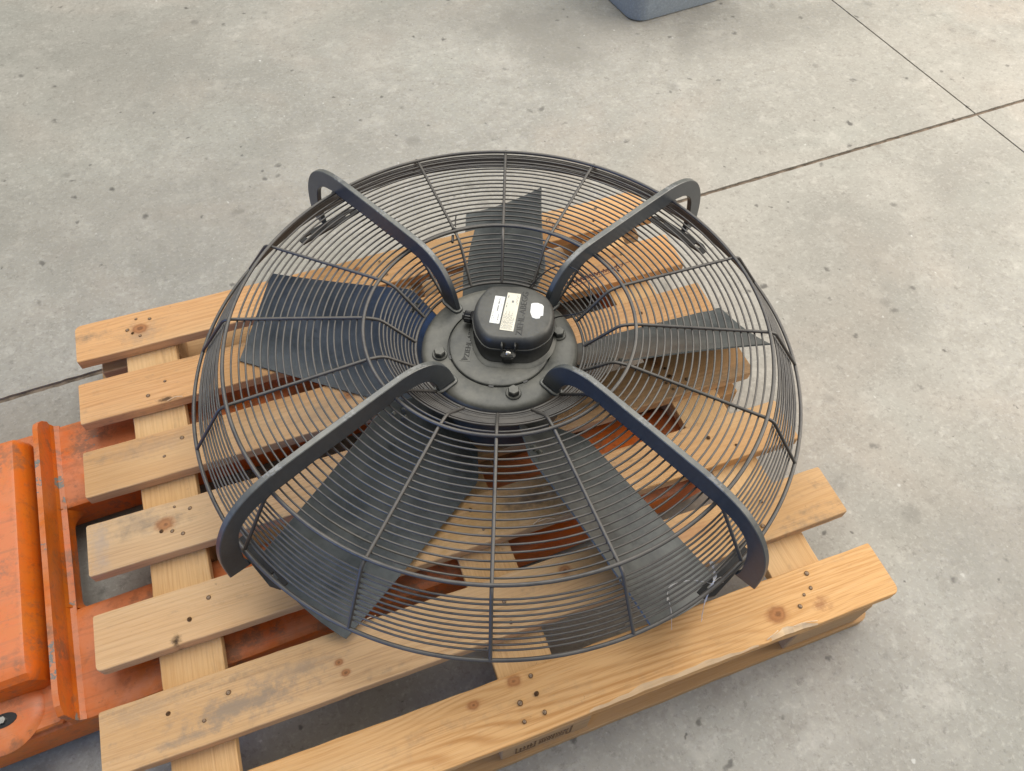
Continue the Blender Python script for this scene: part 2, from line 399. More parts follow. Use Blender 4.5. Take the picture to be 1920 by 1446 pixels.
# ------------------------------------------------------------------ floor with saw-cut joints
floor = add('floor', *box_geo(-7, 9, -8, 8, -0.06, -0.0045), M['joint'])
floor['kind'] = 'structure'; floor['label'] = 'grey stained concrete floor with crossing joints'
J1 = lambda x: -0.1528 + 0.0495 * x                  # joint running across
J2 = lambda y: 2.3263 - 0.0876 * (y + 0.0376)        # joint running away
def slab(xs, side, seed):
    """side: +1 beyond the first joint, -1 in front of it; xs: -1 left / +1 right of the second joint"""
    rr = random.Random(seed)
    g1 = lambda x: 0.0056 if x < 0.3 else 0.0046
    g2 = 0.0024
    def jit(a): return rr.uniform(-a, a) * (2.2 if rr.random() < 0.10 else 1.0)
    iy = J1(J2(-0.04)) + side * g1(2)
    xc = J2(iy) + xs * g2
    edge1 = []
    far = 9.0 if xs > 0 else -7.0
    x = xc; n = 0
    edge1.append((xc, iy))
    while (far - x) * xs > 0.02:
        x += xs * rr.uniform(0.008, 0.02) * (1 if -0.5 < x < 3.5 else 12)
        if (far - x) * xs <= 0: break
        edge1.append((x, J1(x) + side * (g1(x) + abs(jit(0.0011)) * (1.6 if x < 0 else 1))))
    edge1.append((far, J1(far) + side * g1(far)))
    edge2 = []
    y = iy; fy = 8.0 if side > 0 else -8.0
    while (fy - y) * side > 0.02:
        y += side * rr.uniform(0.01, 0.025) * (1 if -1 < y < 2 else 12)
        if (fy - y) * side <= 0: break
        edge2.append((J2(y) + xs * (g2 + abs(jit(0.0005))), y))
    edge2.append((J2(fy) + xs * g2, fy))
    loop = edge2[::-1] + edge1 + [(far, fy)]
    area2 = sum(loop[i][0] * loop[(i + 1) % len(loop)][1] - loop[(i + 1) % len(loop)][0] * loop[i][1] for i in range(len(loop)))
    if area2 < 0: loop = loop[::-1]
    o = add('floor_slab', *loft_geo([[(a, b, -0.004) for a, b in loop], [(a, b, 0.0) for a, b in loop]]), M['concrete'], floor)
    return o
for i, (xs, sd) in enumerate(((-1, 1), (1, 1), (-1, -1), (1, -1))): slab(xs, sd, 20 + i)

# ------------------------------------------------------------------ pallet
pallet = empty('wooden_pallet', 'worn pine pallet of seven planks under the black fan', 'pallet')
pallet.location = (0, 0, G)

def board_obj(name, L, Wd, T, mat, loc, parent, seed, rz=0.0, corners=(0.002,) * 4, torn=None, N=70, bev=0.0012):
    """plank, length along local X, centre of its top face at the local origin; corners: radius at (left near, right near, left far, right far)"""
    wn, wf, wt = wobble(seed), wobble(seed + 50), wobble(seed + 90)
    xs = sorted(set([round(-L / 2 + L * i / N, 6) for i in range(N + 1)] + [round(s * (L / 2 - d), 6) for s in (-1, 1) for d in (0.0012, 0.004, 0.009, 0.016, 0.024)]))
    V, F, FM = [], [], []
    rr = random.Random(seed)
    endj = [rr.uniform(-0.0015, 0.0015) for _ in range(2)]
    for x in xs:
        def cut(r, side):
            d = (x + L / 2) if side < 0 else (L / 2 - x)
            return 0 if d >= r else r - math.sqrt(max(r * r - (r - d) ** 2, 0))
        yn = -Wd / 2 + wn(x) + cut(corners[0], -1) + cut(corners[1], 1)
        yf = Wd / 2 + wf(x) - cut(corners[2], -1) - cut(corners[3], 1)
        b = bev; zt = wt(x) * 0.4
        tn = torn(x) if torn else 0.0
        V += [(x, yn + b + tn, zt), (x, yf - b, zt), (x, yf, zt - b), (x, yf, -T + b), (x, yf - b, -T), (x, yn + b, -T), (x, yn, -T + b), (x, yn + tn * 0.25, zt - b - tn * 0.35)]
    n = 8
    for i in range(len(xs) - 1):
        a, c = i * n, (i + 1) * n
        for k in range(n):
            F.append((a + k, a + (k + 1) % n, c + (k + 1) % n, c + k))
            FM.append(1 if (torn and k == 7 and torn(xs[i]) > 0.0012) else 0)
    F.append(tuple(range(n))); FM.append(0)
    F.append(tuple((len(xs) - 1) * n + k for k in range(n - 1, -1, -1))); FM.append(0)
    F = [tuple(reversed(f)) for f in F]
    o = add(name, V, F, mat, parent, mats=[mat, M['fresh']], fmat=FM)
    o.location = loc; o.rotation_euler = (0, 0, rz)
    return o

# nail heads share one mesh
def nail_mesh():
    n = 12; V, F, FM = [], [], []
    for r, z in ((0.0054, 0.0004), (0.0040, 0.0006), (0.0036, 0.0012), (0.0, 0.0014)):
        if r == 0: V.append((0, 0, z)); continue
        for k in range(n):
            a = 2 * PI * k / n; V.append((r * math.cos(a), r * math.sin(a), z))
    for i in range(2):
        for k in range(n):
            F.append((i * n + k, i * n + (k + 1) % n, (i + 1) * n + (k + 1) % n, (i + 1) * n + k)); FM.append(0 if i == 0 else 1)
    for k in range(n): F.append((2 * n + k, 2 * n + (k + 1) % n, 3 * n)); FM.append(1)
    me = bpy.data.meshes.new('nail'); me.from_pydata(V, [], F)
    me.materials.append(M['nail_dent_shade']); me.materials.append(M['nail'])
    me.polygons.foreach_set('material_index', FM); me.update()
    return me
NAIL = nail_mesh()
NAIL_SUNK = NAIL.copy(); NAIL_SUNK.name = 'sunk_nail'; NAIL_SUNK.materials[1] = M['nail_hole']
def nail(parent, x, y, s=1.0):
    o = bpy.data.objects.new('nail', NAIL if random.random() < 0.72 else NAIL_SUNK); COL.objects.link(o); o.parent = parent
    o.location = (x, y, 0.0003); o.scale = (s, s * random.uniform(0.8, 1.1), 1); o.rotation_euler = (random.uniform(-.05, .05), random.uniform(-.05, .05), random.uniform(0, 6))
    return o

YB = [(-0.153, -0.243), (-0.299, -0.390), (-0.449, -0.542), (-0.595, -0.686), (-0.754, -0.841), (-0.901, -0.994), (-1.050, -1.139)]
GREYD = (0.25, 0.205, 0.16); BROWN = (0.30, 0.15, 0.05); YEL = (0.42, 0.24, 0.07)
# knots and smudges in board coordinates: x from the pallet's left edge, y from the plank's centre line
KN = [
    [(0.118, -0.000, 0.0135), (0.55, 0.012, 0.009)],
    [(0.86, -0.01, 0.009), (1.07, 0.02, 0.006)],
    [(0.46, 0.012, 0.011), (0.93, -0.02, 0.007)],
    [(0.122, 0.006, 0.0135), (1.03, 0.035, 0.013)],
    [(0.47, -0.012, 0.008), (0.77, 0.015, 0.012)],
    [(0.338, 0.0, 0.0060), (0.345, -0.018, 0.0062), (0.71, 0.02, 0.009)],
    [(0.996, -0.012, 0.0145), (0.508, 0.022, 0.0085), (0.574, 0.034, 0.0095)],
]
SM = [
    [(0.12, -0.012, 0.04, 0.03, 0.4, GREYD), (0.98, 0.0, 0.05, 0.03, 0.35, (0.36, 0.18, 0.10))],
    [(0.15, -0.038, 0.03, 0.006, 0.9, (0.06, 0.035, 0.02)), (1.0, -0.01, 0.07, 0.03, 0.25, (0.38, 0.2, 0.11))],
    [(0.40, -0.01, 0.06, 0.03, 0.35, GREYD), (0.12, 0.02, 0.1, 0.02, 0.3, GREYD)],
    [(0.08, 0.02, 0.05, 0.025, 0.4, GREYD), (0.02, 0.0, 0.016, 0.06, 0.45, (0.36, 0.31, 0.28)), (0.5, 0.0, 0.14, 0.05, 0.4, YEL)],
    [(0.115, -0.036, 0.008, 0.008, 1.0, (0.04, 0.02, 0.01)), (0.62, 0.0, 0.18, 0.06, 0.6, YEL), (0.70, 0.005, 0.06, 0.02, 0.75, (0.10, 0.075, 0.06)), (0.55, 0.02, 0.05, 0.02, 0.5, BROWN)],
    [(0.20, -0.012, 0.10, 0.022, 0.75, GREYD), (0.12, -0.030, 0.07, 0.008, 0.6, GREYD), (0.27, 0.010, 0.08, 0.015, 0.5, GREYD), (0.05, 0.03, 0.06, 0.02, 0.3, GREYD), (0.92, 0.012, 0.06, 0.02, 0.35, (0.40, 0.17, 0.10))],
    [(1.07, -0.02, 0.02, 0.012, 0.6, (0.22, 0.07, 0.03))],
]
TINT = [((0.68, 0.385, 0.180), (0.44, 0.205, 0.070)), ((0.67, 0.375, 0.175), (0.43, 0.20, 0.070)), ((0.63, 0.375, 0.19), (0.38, 0.195, 0.08)),
        ((0.59, 0.375, 0.205), (0.35, 0.195, 0.09)), ((0.66, 0.40, 0.20), (0.42, 0.215, 0.085)), ((0.64, 0.41, 0.215), (0.40, 0.225, 0.10)), ((0.71, 0.42, 0.185), (0.43, 0.19, 0.05))]
NL = [
    [(0.113, 0.026), (0.138, 0.018), (0.095, 0.003), (0.104, -0.008), (0.117, -0.019), (0.60, 0.02), (0.605, -0.02), (1.09, 0.02), (1.07, -0.015)],
    [(0.150, 0.003), (0.118, -0.020), (0.60, 0.022), (0.60, -0.022), (1.085, 0.02), (1.06, -0.02)],
    [(0.165, 0.020), (0.132, -0.008), (0.61, 0.01), (0.60, -0.024), (1.055, 0.012), (1.08, -0.025)],
    [(0.139, 0.033), (0.163, 0.022), (0.114, -0.005), (0.131, -0.010), (0.147, -0.020), (0.60, 0.0), (1.042, 0.018), (1.042, -0.001), (1.030, -0.013), (1.070, -0.018), (1.036, -0.030)],
    [(0.170, 0.015), (0.138, -0.010), (0.60, 0.02), (0.61, -0.02), (1.045, 0.012), (1.085, -0.018)],
    [(0.178, 0.012), (0.140, -0.015), (0.093, 0.012), (0.601, 0.004), (0.60, -0.03), (1.07, 0.02), (1.05, -0.02)],
    [(0.601, 0.0325), (0.573, 0.002), (0.600, 0.006), (0.570, -0.024), (0.602, -0.022), (1.075, 0.031), (1.068, 0.008), (1.052, 0.002), (1.036, -0.012)],
]
CR = [(0.003, 0.002, 0.012, 0.016), (0.002, 0.002, 0.002, 0.002), (0.003, 0.014, 0.002, 0.002), (0.002, 0.012, 0.002, 0.010), (0.007, 0.003, 0.002, 0.003), (0.002, 0.003, 0.002, 0.002), (0.002, 0.011, 0.002, 0.002)]
def torn7(x):
    X = x + 0.6
    if 0.655 < X < 0.965:
        u = (X - 0.655) / 0.31
        return 0.0105 * math.sin(PI * u ** 0.75) * (0.8 + 0.2 * math.sin(60 * X)) + 0.0008 * math.sin(170 * X)
    if 0.965 <= X < 1.05: return max(0.0, 0.013 * math.sin(PI * (X - 0.955) / 0.095) * (0.85 + 0.15 * math.sin(210 * X)))
    return 0.0
boards = []
for i, (yf, yn) in enumerate(YB):
    kn = [(a - 0.6, b, c) for a, b, c in KN[i]]; sm = [(s[0] - 0.6,) + s[1:] for s in SM[i]]
    m = wood('pine_plank', TINT[i][0], TINT[i][1], kn, sm, dirt=0.75 if i < 6 else 0.35, ring=620 + 60 * (i % 3), warp=0.022 + 0.008 * (i % 2) + (0.02 if i == 6 else 0), seed=i * 0.37, contrast=0.42 if i < 6 else 0.75)
    o = board_obj('top_board', 1.2, yf - yn, 0.022, m, (0.6 + random.uniform(-.001, .001), (yf + yn) / 2, 0), pallet, 100 + i, corners=CR[i], torn=torn7 if i == 6 else None, N=150 if i == 6 else 70)
    boards.append(o)
    for (a, b) in NL[i]: nail(o, a - 0.6, b, random.uniform(0.52, 0.80))
boards[6]['label'] = 'nearest plank with torn splintered edge'

M['cross'] = wood('pine_cross_board', (0.64, 0.41, 0.20), (0.45, 0.24, 0.095), dirt=0.3, contrast=0.35)
M['block'] = wood('pine_block', (0.46, 0.30, 0.165), (0.33, 0.19, 0.085), dirt=0.55, contrast=0.4)
M['bottom'] = wood('pine_bottom_board', (0.47, 0.30, 0.155), (0.34, 0.19, 0.08), dirt=0.5, contrast=0.45)
for i, xc in enumerate((0.127, 0.601, 1.075)):
    board_obj('cross_board', 0.985, 0.090, 0.0215, M['cross'], (xc, -0.645, -0.0225), pallet, 140 + i, rz=PI / 2)
for i, yc in enumerate((-0.198, -0.645, -1.096)):
    board_obj('bottom_board', 1.2 if i != 1 else 1.02, 0.092, 0.022, M['bottom'], (0.601 if i != 1 else 0.60, yc - (0.003 if i == 2 else 0), -0.1222), pallet, 160 + i, rz=0.004 if i == 2 else 0, corners=(0.01, 0.022, 0.01, 0.02))
blocks = []
for i, xc in enumerate((0.100, 0.601, 1.100)):
    for j, yc in enumerate((-0.200, -0.645, -1.092)):
        b = add('block', *box_geo(-0.0725 if (i or j != 1) else -0.010, 0.0725, -0.046, 0.046, -0.0775, 0, 0.002), M['block'], pallet)
        b.location = (xc, yc, -0.0445); blocks.append(b)
# ink stamp on the middle near block: brackets and lines of small print, too fine to read
nb = blocks[5]
st = []
def bar(x0, x1, z0, z1): st.append(box_geo(x0, x1, -0.0468, -0.0463, z0, z1))
bar(-.050, -.0475, -.062, -.022); bar(-.050, -.018, -.062, -.0595); bar(-.0195, -.017, -.062, -.020)
for k, x in enumerate((-.043, -.037, -.031, -.026)): bar(x, x + 0.0022, -.054 + 0.003 * (k % 2), -.030 + 0.004 * ((k * 3) % 2)); bar(x, x + 0.004, -.042, -.039)
rr = random.Random(3)
for row, z in ((0, -.030), (1, -.043), (2, -.056)):
    x = -0.012
    while x < 0.034:
        w = rr.uniform(0.0015, 0.004); bar(x, x + w, z, z + rr.uniform(0.005, 0.009)); x += w + rr.uniform(0.0008, 0.0022)
bar(.039, .0415, -.060, -.012); bar(.034, .0415, -.062, -.0595)
add('ink_stamp', *merge(*st), M['stamp'], nb)
# handwriting in purple pen on the two far planks
def strokes(parent, lines, w=0.0016):
    gs = []
    for L in lines:
        P = smooth_path([(a, b, 0.0008) for a, b in L], 4) if len(L) > 2 else [Vector((a, b, 0.0008)) for a, b in L]
        for p, q in zip(P[:-1], P[1:]):
            d = (q - p); 
            if d.length < 1e-6: continue
            n = Vector((-d.y, d.x, 0)).normalized() * w / 2; e = d.normalized() * w * 0.3
            gs.append(([p - n - e, q - n + e, q + n + e, p + n - e], [(0, 1, 2, 3)]))
    return add('pen_marking', *merge(*gs), M['pen'], parent)
L1 = []
for k, (cx_, cy_) in enumerate(((0.955, 0.012), (0.978, 0.016), (0.985, -0.004), (0.965, -0.016), (0.945, -0.022))):
    a = cx_ - 0.6
    L1 += [[(a - .007, cy_ - .006), (a - .003, cy_ + .007), (a + .005, cy_ + .005), (a - .001, cy_), (a + .006, cy_ - .006)], [(a - .008, cy_ + .001), (a + .007, cy_ - .002)]]
strokes(boards[0], L1)
L2 = [[(0.33, -0.020), (0.50, -0.004)], [(0.345, -0.031), (0.46, -0.016), (0.478, -0.002)]]
for k in range(12):
    a = 0.345 + k * 0.0105; b = -0.020 + k * 0.0011
    L2.append([(a, b - .006), (a + .003, b + .005), (a + .006, b - .004), (a + .009, b + .003)])
strokes(boards[1], L2)
# loose splinters still hanging on plank edges
def splinters(parent, spots, seed):
    rr = random.Random(seed)
    for (x, y) in spots:
        a = rr.uniform(-0.5, 0.5); l = rr.uniform(0.02, 0.04)
        p = Vector((x, y, 0.001)); q = p + Vector((math.cos(a) * l, math.sin(a) * l * 0.5, rr.uniform(0.002, 0.006)))
        m = (p + q) / 2 + Vector((0, rr.uniform(-.004, .004), rr.uniform(0.001, 0.004)))
        add('splinter', *tube_geo(smooth_path([p, m, q], 3), rr.uniform(0.0006, 0.0011), n=5), M['fresh'], parent)
splinters(boards[4], [(0.09, -0.040), (0.10, -0.038), (0.30, -0.040)], 5); splinters(boards[5], [(0.16, 0.044), (0.17, 0.043), (-0.22, 0.045)], 6); splinters(boards[6], [(0.41, -0.036), (0.36, -0.040)], 8)
splinters(boards[1], [(-0.45, -0.044)], 9)

# ------------------------------------------------------------------ pallet truck (orange)
truck = empty('pallet_truck', 'orange hand pallet truck with its forks under the pallet', 'pallet truck')
truck.location = (-0.066, -0.607, 0); truck.rotation_euler = (0, 0, math.radians(2.3))
ZF = 0.084
def fork(y0, y1, inner):
    # inverted channel with rounded shoulders, hollow below, tapering to a blunt nose
    prof = [(y0, 0.022), (y0, ZF - 0.012), (y0 + 0.003, ZF - 0.004), (y0 + 0.011, ZF), (y1 - 0.011, ZF), (y1 - 0.003, ZF - 0.004), (y1, ZF - 0.012), (y1, 0.022), (y1 - 0.005, 0.022), (y1 - 0.005, ZF - 0.014), (y1 - 0.012, ZF - 0.006), (y0 + 0.012, ZF - 0.006), (y0 + 0.005, ZF - 0.014), (y0 + 0.005, 0.022)]
    yc = (y0 + y1) / 2
    loops = []
    for x, s, dz in ((-0.34, 1, 0), (-0.05, 1, 0), (0.02, 1, 0), (0.4, 1, 0), (0.8, 1, 0), (1.02, 1, 0), (1.10, 0.86, -0.004), (1.14, 0.6, -0.012), (1.155, 0.35, -0.02)):
        loops.append([(x, yc + (y - yc) * s, max(z + dz, 0.012)) for y, z in prof][::-1])
    return add('fork', *loft_geo(loops), M['orange'], truck, smooth=True, angle=35)
f1 = fork(0.0935, 0.278, 1); f2 = fork(-0.278, -0.0935, -1)
for f, yc in ((f1, 0.186), (f2, -0.186)):
    r = add('load_roller', *xform(tube_geo([(0, -0.035, 0), (0, -0.034, 0), (0, 0.034, 0), (0, 0.035, 0)], 0.036, n=20), Matrix.Translation((1.0, yc, 0.037))), M['dark_steel'], f, smooth=True, angle=40)
# worn bare-steel plate with an eye on the tip of the far fork
add('roller_bracket', *merge(box_geo(0.86, 1.09, 0.115, 0.255, ZF + 0.0005, ZF + 0.003, 0.001), xform(tube_geo([(0, 0, 0), (0, 0, 0.006)], 0.012, n=14), Matrix.Translation((1.075, 0.20, ZF + 0.003)))), M['dark_steel'], f1)
# heel plate: upright lip across both forks, running down between them
def heel():
    yl = 0.276
    gs = []
    prof = [(-0.0045, 0.1455), (0.0042, 0.146), (0.0045, ZF + 0.012), (0.008, ZF + 0.004), (0.016, ZF - 0.0005), (0.016, ZF - 0.004), (-0.0045, ZF - 0.004)]
    loops = []
    for y, cut in ((yl, 0.040), (yl - 0.012, 0.020), (yl - 0.028, 0.004), (yl - 0.04, 0), (0.1, 0), (-0.1, 0), (-yl + 0.03, 0), (-yl + 0.012, 0.004), (-yl, 0.014)):
        loops.append([(x, y, min(z, 0.146 - cut) if z > 0.14 else z) for x, z in prof])
    return loft_geo(loops)
hp = add('heel_plate', *heel(), M['orange'], truck, smooth=True, angle=35, mats=[M['orange'], M['orange_worn']])
for p in hp.data.polygons:
    if (abs(p.normal.z) > 0.8 and p.center.z > 0.12) or (0.082 < p.center.z < 0.1 and abs(p.normal.x) > 0.3 and abs(p.normal.z) > 0.3): p.material_index = 1; p.use_smooth = False
# web between the forks, with a rounded corner at each fork
web = []
for y in np.linspace(-0.0935, 0.0935, 25):
    d = 0.0935 - abs(y); ex = 0.020 * max(0.0, 1 - d / 0.022) ** 2
    web.append([(-0.0045, y, 0.052), (0.0045 + 0.010 + ex, y, 0.052), (0.0045 + 0.009 + ex, y, 0.060), (0.0045 + 0.003 + ex * 0.6, y, 0.075), (0.0045, y, ZF + 0.012), (-0.0045, y, ZF + 0.012)])
add('web', *loft_geo(web), M['orange'], truck, smooth=True, angle=40)
# body of the truck: rounded hydraulic housing left of the heel plate
def body():
    loops = []
    prof = [(-0.40, 0.070), (-0.018, 0.070), (-0.019, 0.118), (-0.0225, 0.128), (-0.033, 0.1455), (-0.0365, 0.1495), (-0.041, 0.151), (-0.40, 0.151)]
    ys = [(0.232, 0.022), (0.229, 0.010), (0.223, 0.003), (0.215, 0)] + [(y, 0) for y in (0.1, 0, -0.1, -0.16)] + [(-0.188, 0.001), (-0.200, 0.005), (-0.208, 0.014), (-0.212, 0.045)]
    for y, c in ys:
        loops.append([(min(x, -0.018 - c * 0.35) if x > -0.1 else x, y, z if z < 0.08 else max(z - c, 0.072)) for x, z in prof])
    return loft_geo(loops)
bd = add('body', *body(), M['orange_body'], truck, smooth=True, angle=22)
add('chassis_plate', *box_geo(-0.36, -0.012, -0.272, 0.262, ZF + 0.0005, ZF + 0.012, 0.003), M['orange'], truck)
add('boss', *xform(revolve_geo([(0.0, 0.006), (0.042, 0.006), (0.050, 0.004), (0.056, 0.0)], 40), Matrix.Translation((-0.091, -0.232, ZF + 0.012))), M['orange'], truck, smooth=True, angle=40)
add('bolt_socket', *xform(tube_geo([(0, 0, 0), (0, 0, 0.002)], 0.013, n=16), Matrix.Translation((-0.091, -0.240, ZF + 0.0172)) @ Matrix.Diagonal((1.5, 0.8, 1, 1))), M['black'], bd)
add('bolt', *xform(tube_geo([(0, 0, 0), (0, 0, 0.004)], 0.0055, n=6), Matrix.Translation((-0.091, -0.240, ZF + 0.0195))), M['steel'], bd)
add('pivot_boss', *xform(tube_geo([(0, 0, 0), (0, 0.03, 0)], 0.022, n=18), Matrix.Translation((-0.105, 0.236, 0.105))), M['orange_worn'], truck, smooth=True, angle=40)

# ------------------------------------------------------------------ fan
fan = empty('axial_fan', 'large dark axial fan with round wire guard lying on the pallet', 'fan')
tx, ty = -0.0181, 0.0078
tilt = Matrix(((1, 0, ty), (0, 1, -tx), (-ty, tx, 1))).to_quaternion().to_matrix().to_4x4()
fan.matrix_world = Matrix.Translation((0.7212, -0.5828, G + 0.001)) @ tilt @ Matrix.Rotation(-1.9355 + PI / 2, 4, 'Z')
# local frame: -Y is the spoke nearest the camera, Z = 0 the plank tops
def ring_obj(name, r, z, rad, parent, n=144, sides=6, mat=None):
    pts = [(r * math.cos(2 * PI * k / n), r * math.sin(2 * PI * k / n), z) for k in range(n)]
    return add(name, *tube_geo(pts, rad, True, sides, up=(0, 0, 1)), mat or M['wire'], parent, smooth=True)
guard = ring_obj('wire_guard', 0.5065, 0.1208, 0.0031, fan, 192, 8)
RP = []
for i in range(1, 10):
    t_ = i / 10; RP.append((0.1404 + (0.1938 - 0.1404) * t_, 0.1594 + (0.2156 - 0.1594) * t_ - 0.003))
RP += [(0.1945, 0.2115), (0.2062, 0.2133)]
for i in range(1, 19):
    t_ = i / 19; RP.append((0.2182 + (0.4372 - 0.2182) * t_, 0.2194 + (0.2074 - 0.2194) * t_ - 0.0040 + 0.0015 * math.sin(PI * t_)))
for i in range(1, 11):
    t_ = (i + 0.15) / 11.2; RP.append((0.447 + (0.5051 - 0.447) * t_ - 0.0036, 0.204 + (0.1239 - 0.204) * t_ - 0.003))
rw = random.Random(12)
for r_, z_ in RP: ring_obj('guard_ring', r_ + rw.uniform(-.0006, .0006), z_ + rw.uniform(-.0006, .0006), 0.00160, guard)
ring_obj('inner_ring', 0.1404, 0.1590, 0.0026, guard, 128, 8)
ring_obj('middle_ring', 0.2182, 0.2220, 0.0030, guard, 144, 8)
ring_obj('shoulder_ring', 0.4372, 0.2100, 0.0031, guard, 176, 8)
sp_path = fillet([(0.1404, 0, 0.1600), (0.1938, 0, 0.2156), (0.2182, 0, 0.2194), (0.4372, 0, 0.2074), (0.449, 0, 0.2040), (0.5060, 0, 0.1225)], 0.010)
sp_geo = tube_geo(sp_path, 0.0027, n=8)
sp0 = None
for k in range(16):
    if sp0 is None:
        sp0 = add('guard_spoke', *sp_geo, M['wire'], guard, smooth=True, angle=50); o = sp0
    else:
        o = sp0.copy(); COL.objects.link(o); o.parent = guard
    o.rotation_euler = (0, 0, -PI / 2 + k * PI / 8)

# hub: pressed plate, motor flange, rotor
hub = add('hub_plate', *revolve_geo([(0.0870, 0.150), (0.0870, 0.1572), (0.0885, 0.1580), (0.118, 0.1580), (0.124, 0.1572), (0.1285, 0.1545), (0.1310, 0.1500), (0.1320, 0.143), (0.1320, 0.136), (0.118, 0.134)], 96), M['fan_metal'], fan, smooth=True, angle=60)
fl = add('motor_flange', *revolve_geo([(0.0, 0.1592), (0.075, 0.1592), (0.0825, 0.1588), (0.0845, 0.1578), (0.0850, 0.150)], 96), M['fan_metal'], fan, smooth=True, angle=60)
add('groove', *revolve_geo([(0.084, 0.1535), (0.088, 0.1535)], 96), M['black'], fl)
for a in (200, 262, 300, 20):
    c = add('seam_notch', *box_geo(-0.004, 0.004, -0.0018, 0.0018, 0, 0.0006), M['black'], fl)
    c.location = (0.0865 * math.cos(math.radians(a)), 0.0865 * math.sin(math.radians(a)), 0.1583); c.rotation_euler = (0, 0, math.radians(a + 90))
add('rotor', *revolve_geo([(0.0, 0.128), (0.10, 0.128), (0.112, 0.124), (0.1165, 0.115), (0.118, 0.03), (0.112, 0.012), (0.10, 0.006), (0.0, 0.006)], 72), M['fan_metal'], fan, smooth=True, angle=50)
add('rotor_band', *revolve_geo([(0.1185, 0.106), (0.1225, 0.106), (0.1225, 0.072), (0.1185, 0.072)], 72), M['fan_metal'], fan, smooth=True, angle=40)

# bolts
hexg = []
def hex_bolt():
    lo = []
    for s, z in ((1.0, 0.0), (1.0, 0.0075), (0.86, 0.0092)):
        lo.append([(0.0098 * s * math.cos(PI / 3 * k), 0.0098 * s * math.sin(PI / 3 * k), z) for k in range(6)])
    return loft_geo(lo)
hb = hex_bolt()
for k in range(4):
    a = math.radians(13.8 + 90 * k)
    b = add('bolt', *hb, M['fan_metal'], fan)
    b.location = (0.1015 * math.cos(a), 0.1015 * math.sin(a), 0.1608); b.rotation_euler = (0, 0, a + 0.3 * k)
    add('washer', *revolve_geo([(0.0, 0.0), (0.0115, 0.0), (0.0128, -0.0012), (0.0130, -0.0026)], 24), M['fan_metal'], b, smooth=True, angle=40)

# support arms
AT = [(0.103, 0.160), (0.1055, 0.172), (0.115, 0.201), (0.130, 0.225), (0.150, 0.2425), (0.183, 0.2540), (0.22, 0.2555), (0.30, 0.2540), (0.38, 0.2520), (0.416, 0.2505), (0.447, 0.2465), (0.480, 0.2355), (0.510, 0.2130), (0.532, 0.1780), (0.5425, 0.1370), (0.5440, 0.0880)]
AB = [(0.510, 0.084), (0.5135, 0.100), (0.5130, 0.120), (0.5085, 0.1530), (0.4985, 0.1810), (0.4770, 0.2005), (0.450, 0.2090), (0.43, 0.2125), (0.36, 0.2145), (0.28, 0.2165), (0.21, 0.2195), (0.185, 0.2180), (0.166, 0.2120), (0.152, 0.2000), (0.1415, 0.1810), (0.137, 0.160)]
def arm_geo():
    top = [Vector((p.x, 0, p.y)) for p in smooth_path([(a, b, 0) for a, b in AT], 4)]
    bot = [Vector((p.x, 0, p.y)) for p in smooth_path([(a, b, 0) for a, b in AB], 4)]
    N = 60
    def resample(P):
        L = [0]
        for a, b in zip(P[:-1], P[1:]): L.append(L[-1] + (b - a).length)
        out = []
        for k in range(N + 1):
            d = L[-1] * k / N; i = 0
            while i < len(L) - 2 and L[i + 1] < d: i += 1
            f = (d - L[i]) / max(L[i + 1] - L[i], 1e-9); out.append(P[i].lerp(P[i + 1], f))
        return out
    T_, B_ = resample(top), resample(bot)[::-1]
    h, b = 0.005, 0.0011
    loops = []
    for p, q in zip(T_, B_):
        d = (q - p).normalized()
        loops.append([p + Vector((0, -h + b, 0)), p + Vector((0, h - b, 0)), p + d * b + Vector((0, h, 0)), q - d * b + Vector((0, h, 0)), q + Vector((0, h - b, 0)), q + Vector((0, -h + b, 0)), q - d * b + Vector((0, -h, 0)), p + d * b + Vector((0, -h, 0))])
    v, f = loft_geo(loops)
    return v, f
ag = arm_geo()
def plate_geo():
    # foot plate with two slots; x = radial, y = tangential
    z0, z1 = 0.0840, 0.0880
    def strip(x0a, x0b, x1a, x1b, y0, y1):   # inner x at y0,y1 ; outer x at y0,y1
        v = [(x0a, y0, z0), (x1a, y0, z0), (x1b, y1, z0), (x0b, y1, z0), (x0a, y0, z1), (x1a, y0, z1), (x1b, y1, z1), (x0b, y1, z1)]
        return v, [(3, 2, 1, 0), (4, 5, 6, 7), (0, 1, 5, 4), (1, 2, 6, 5), (2, 3, 7, 6), (3, 0, 4, 7)]
    xi, xo = 0.488, 0.510
    gs = [strip(xi, xi, xo, xo, -0.0400, 0.0400)]
    for s_ in (-1, 1):
        a, b, c = 0.0400 * s_, 0.0530 * s_, 0.068 * s_
        lo, hi = sorted((a, b))
        gs.append(strip(xi, xi, xi + 0.0060, xi + 0.0060, lo, hi)); gs.append(strip(xi + 0.0150, xi + 0.0150, xo, xo, lo, hi))
        lo, hi = sorted((b, c))
        e = 0.008
        gs.append(strip(xi, xi, xo if s_ > 0 else xo - e, xo - e if s_ > 0 else xo, lo, hi))
    return merge(*gs)
pg = plate_geo()
arm0 = None
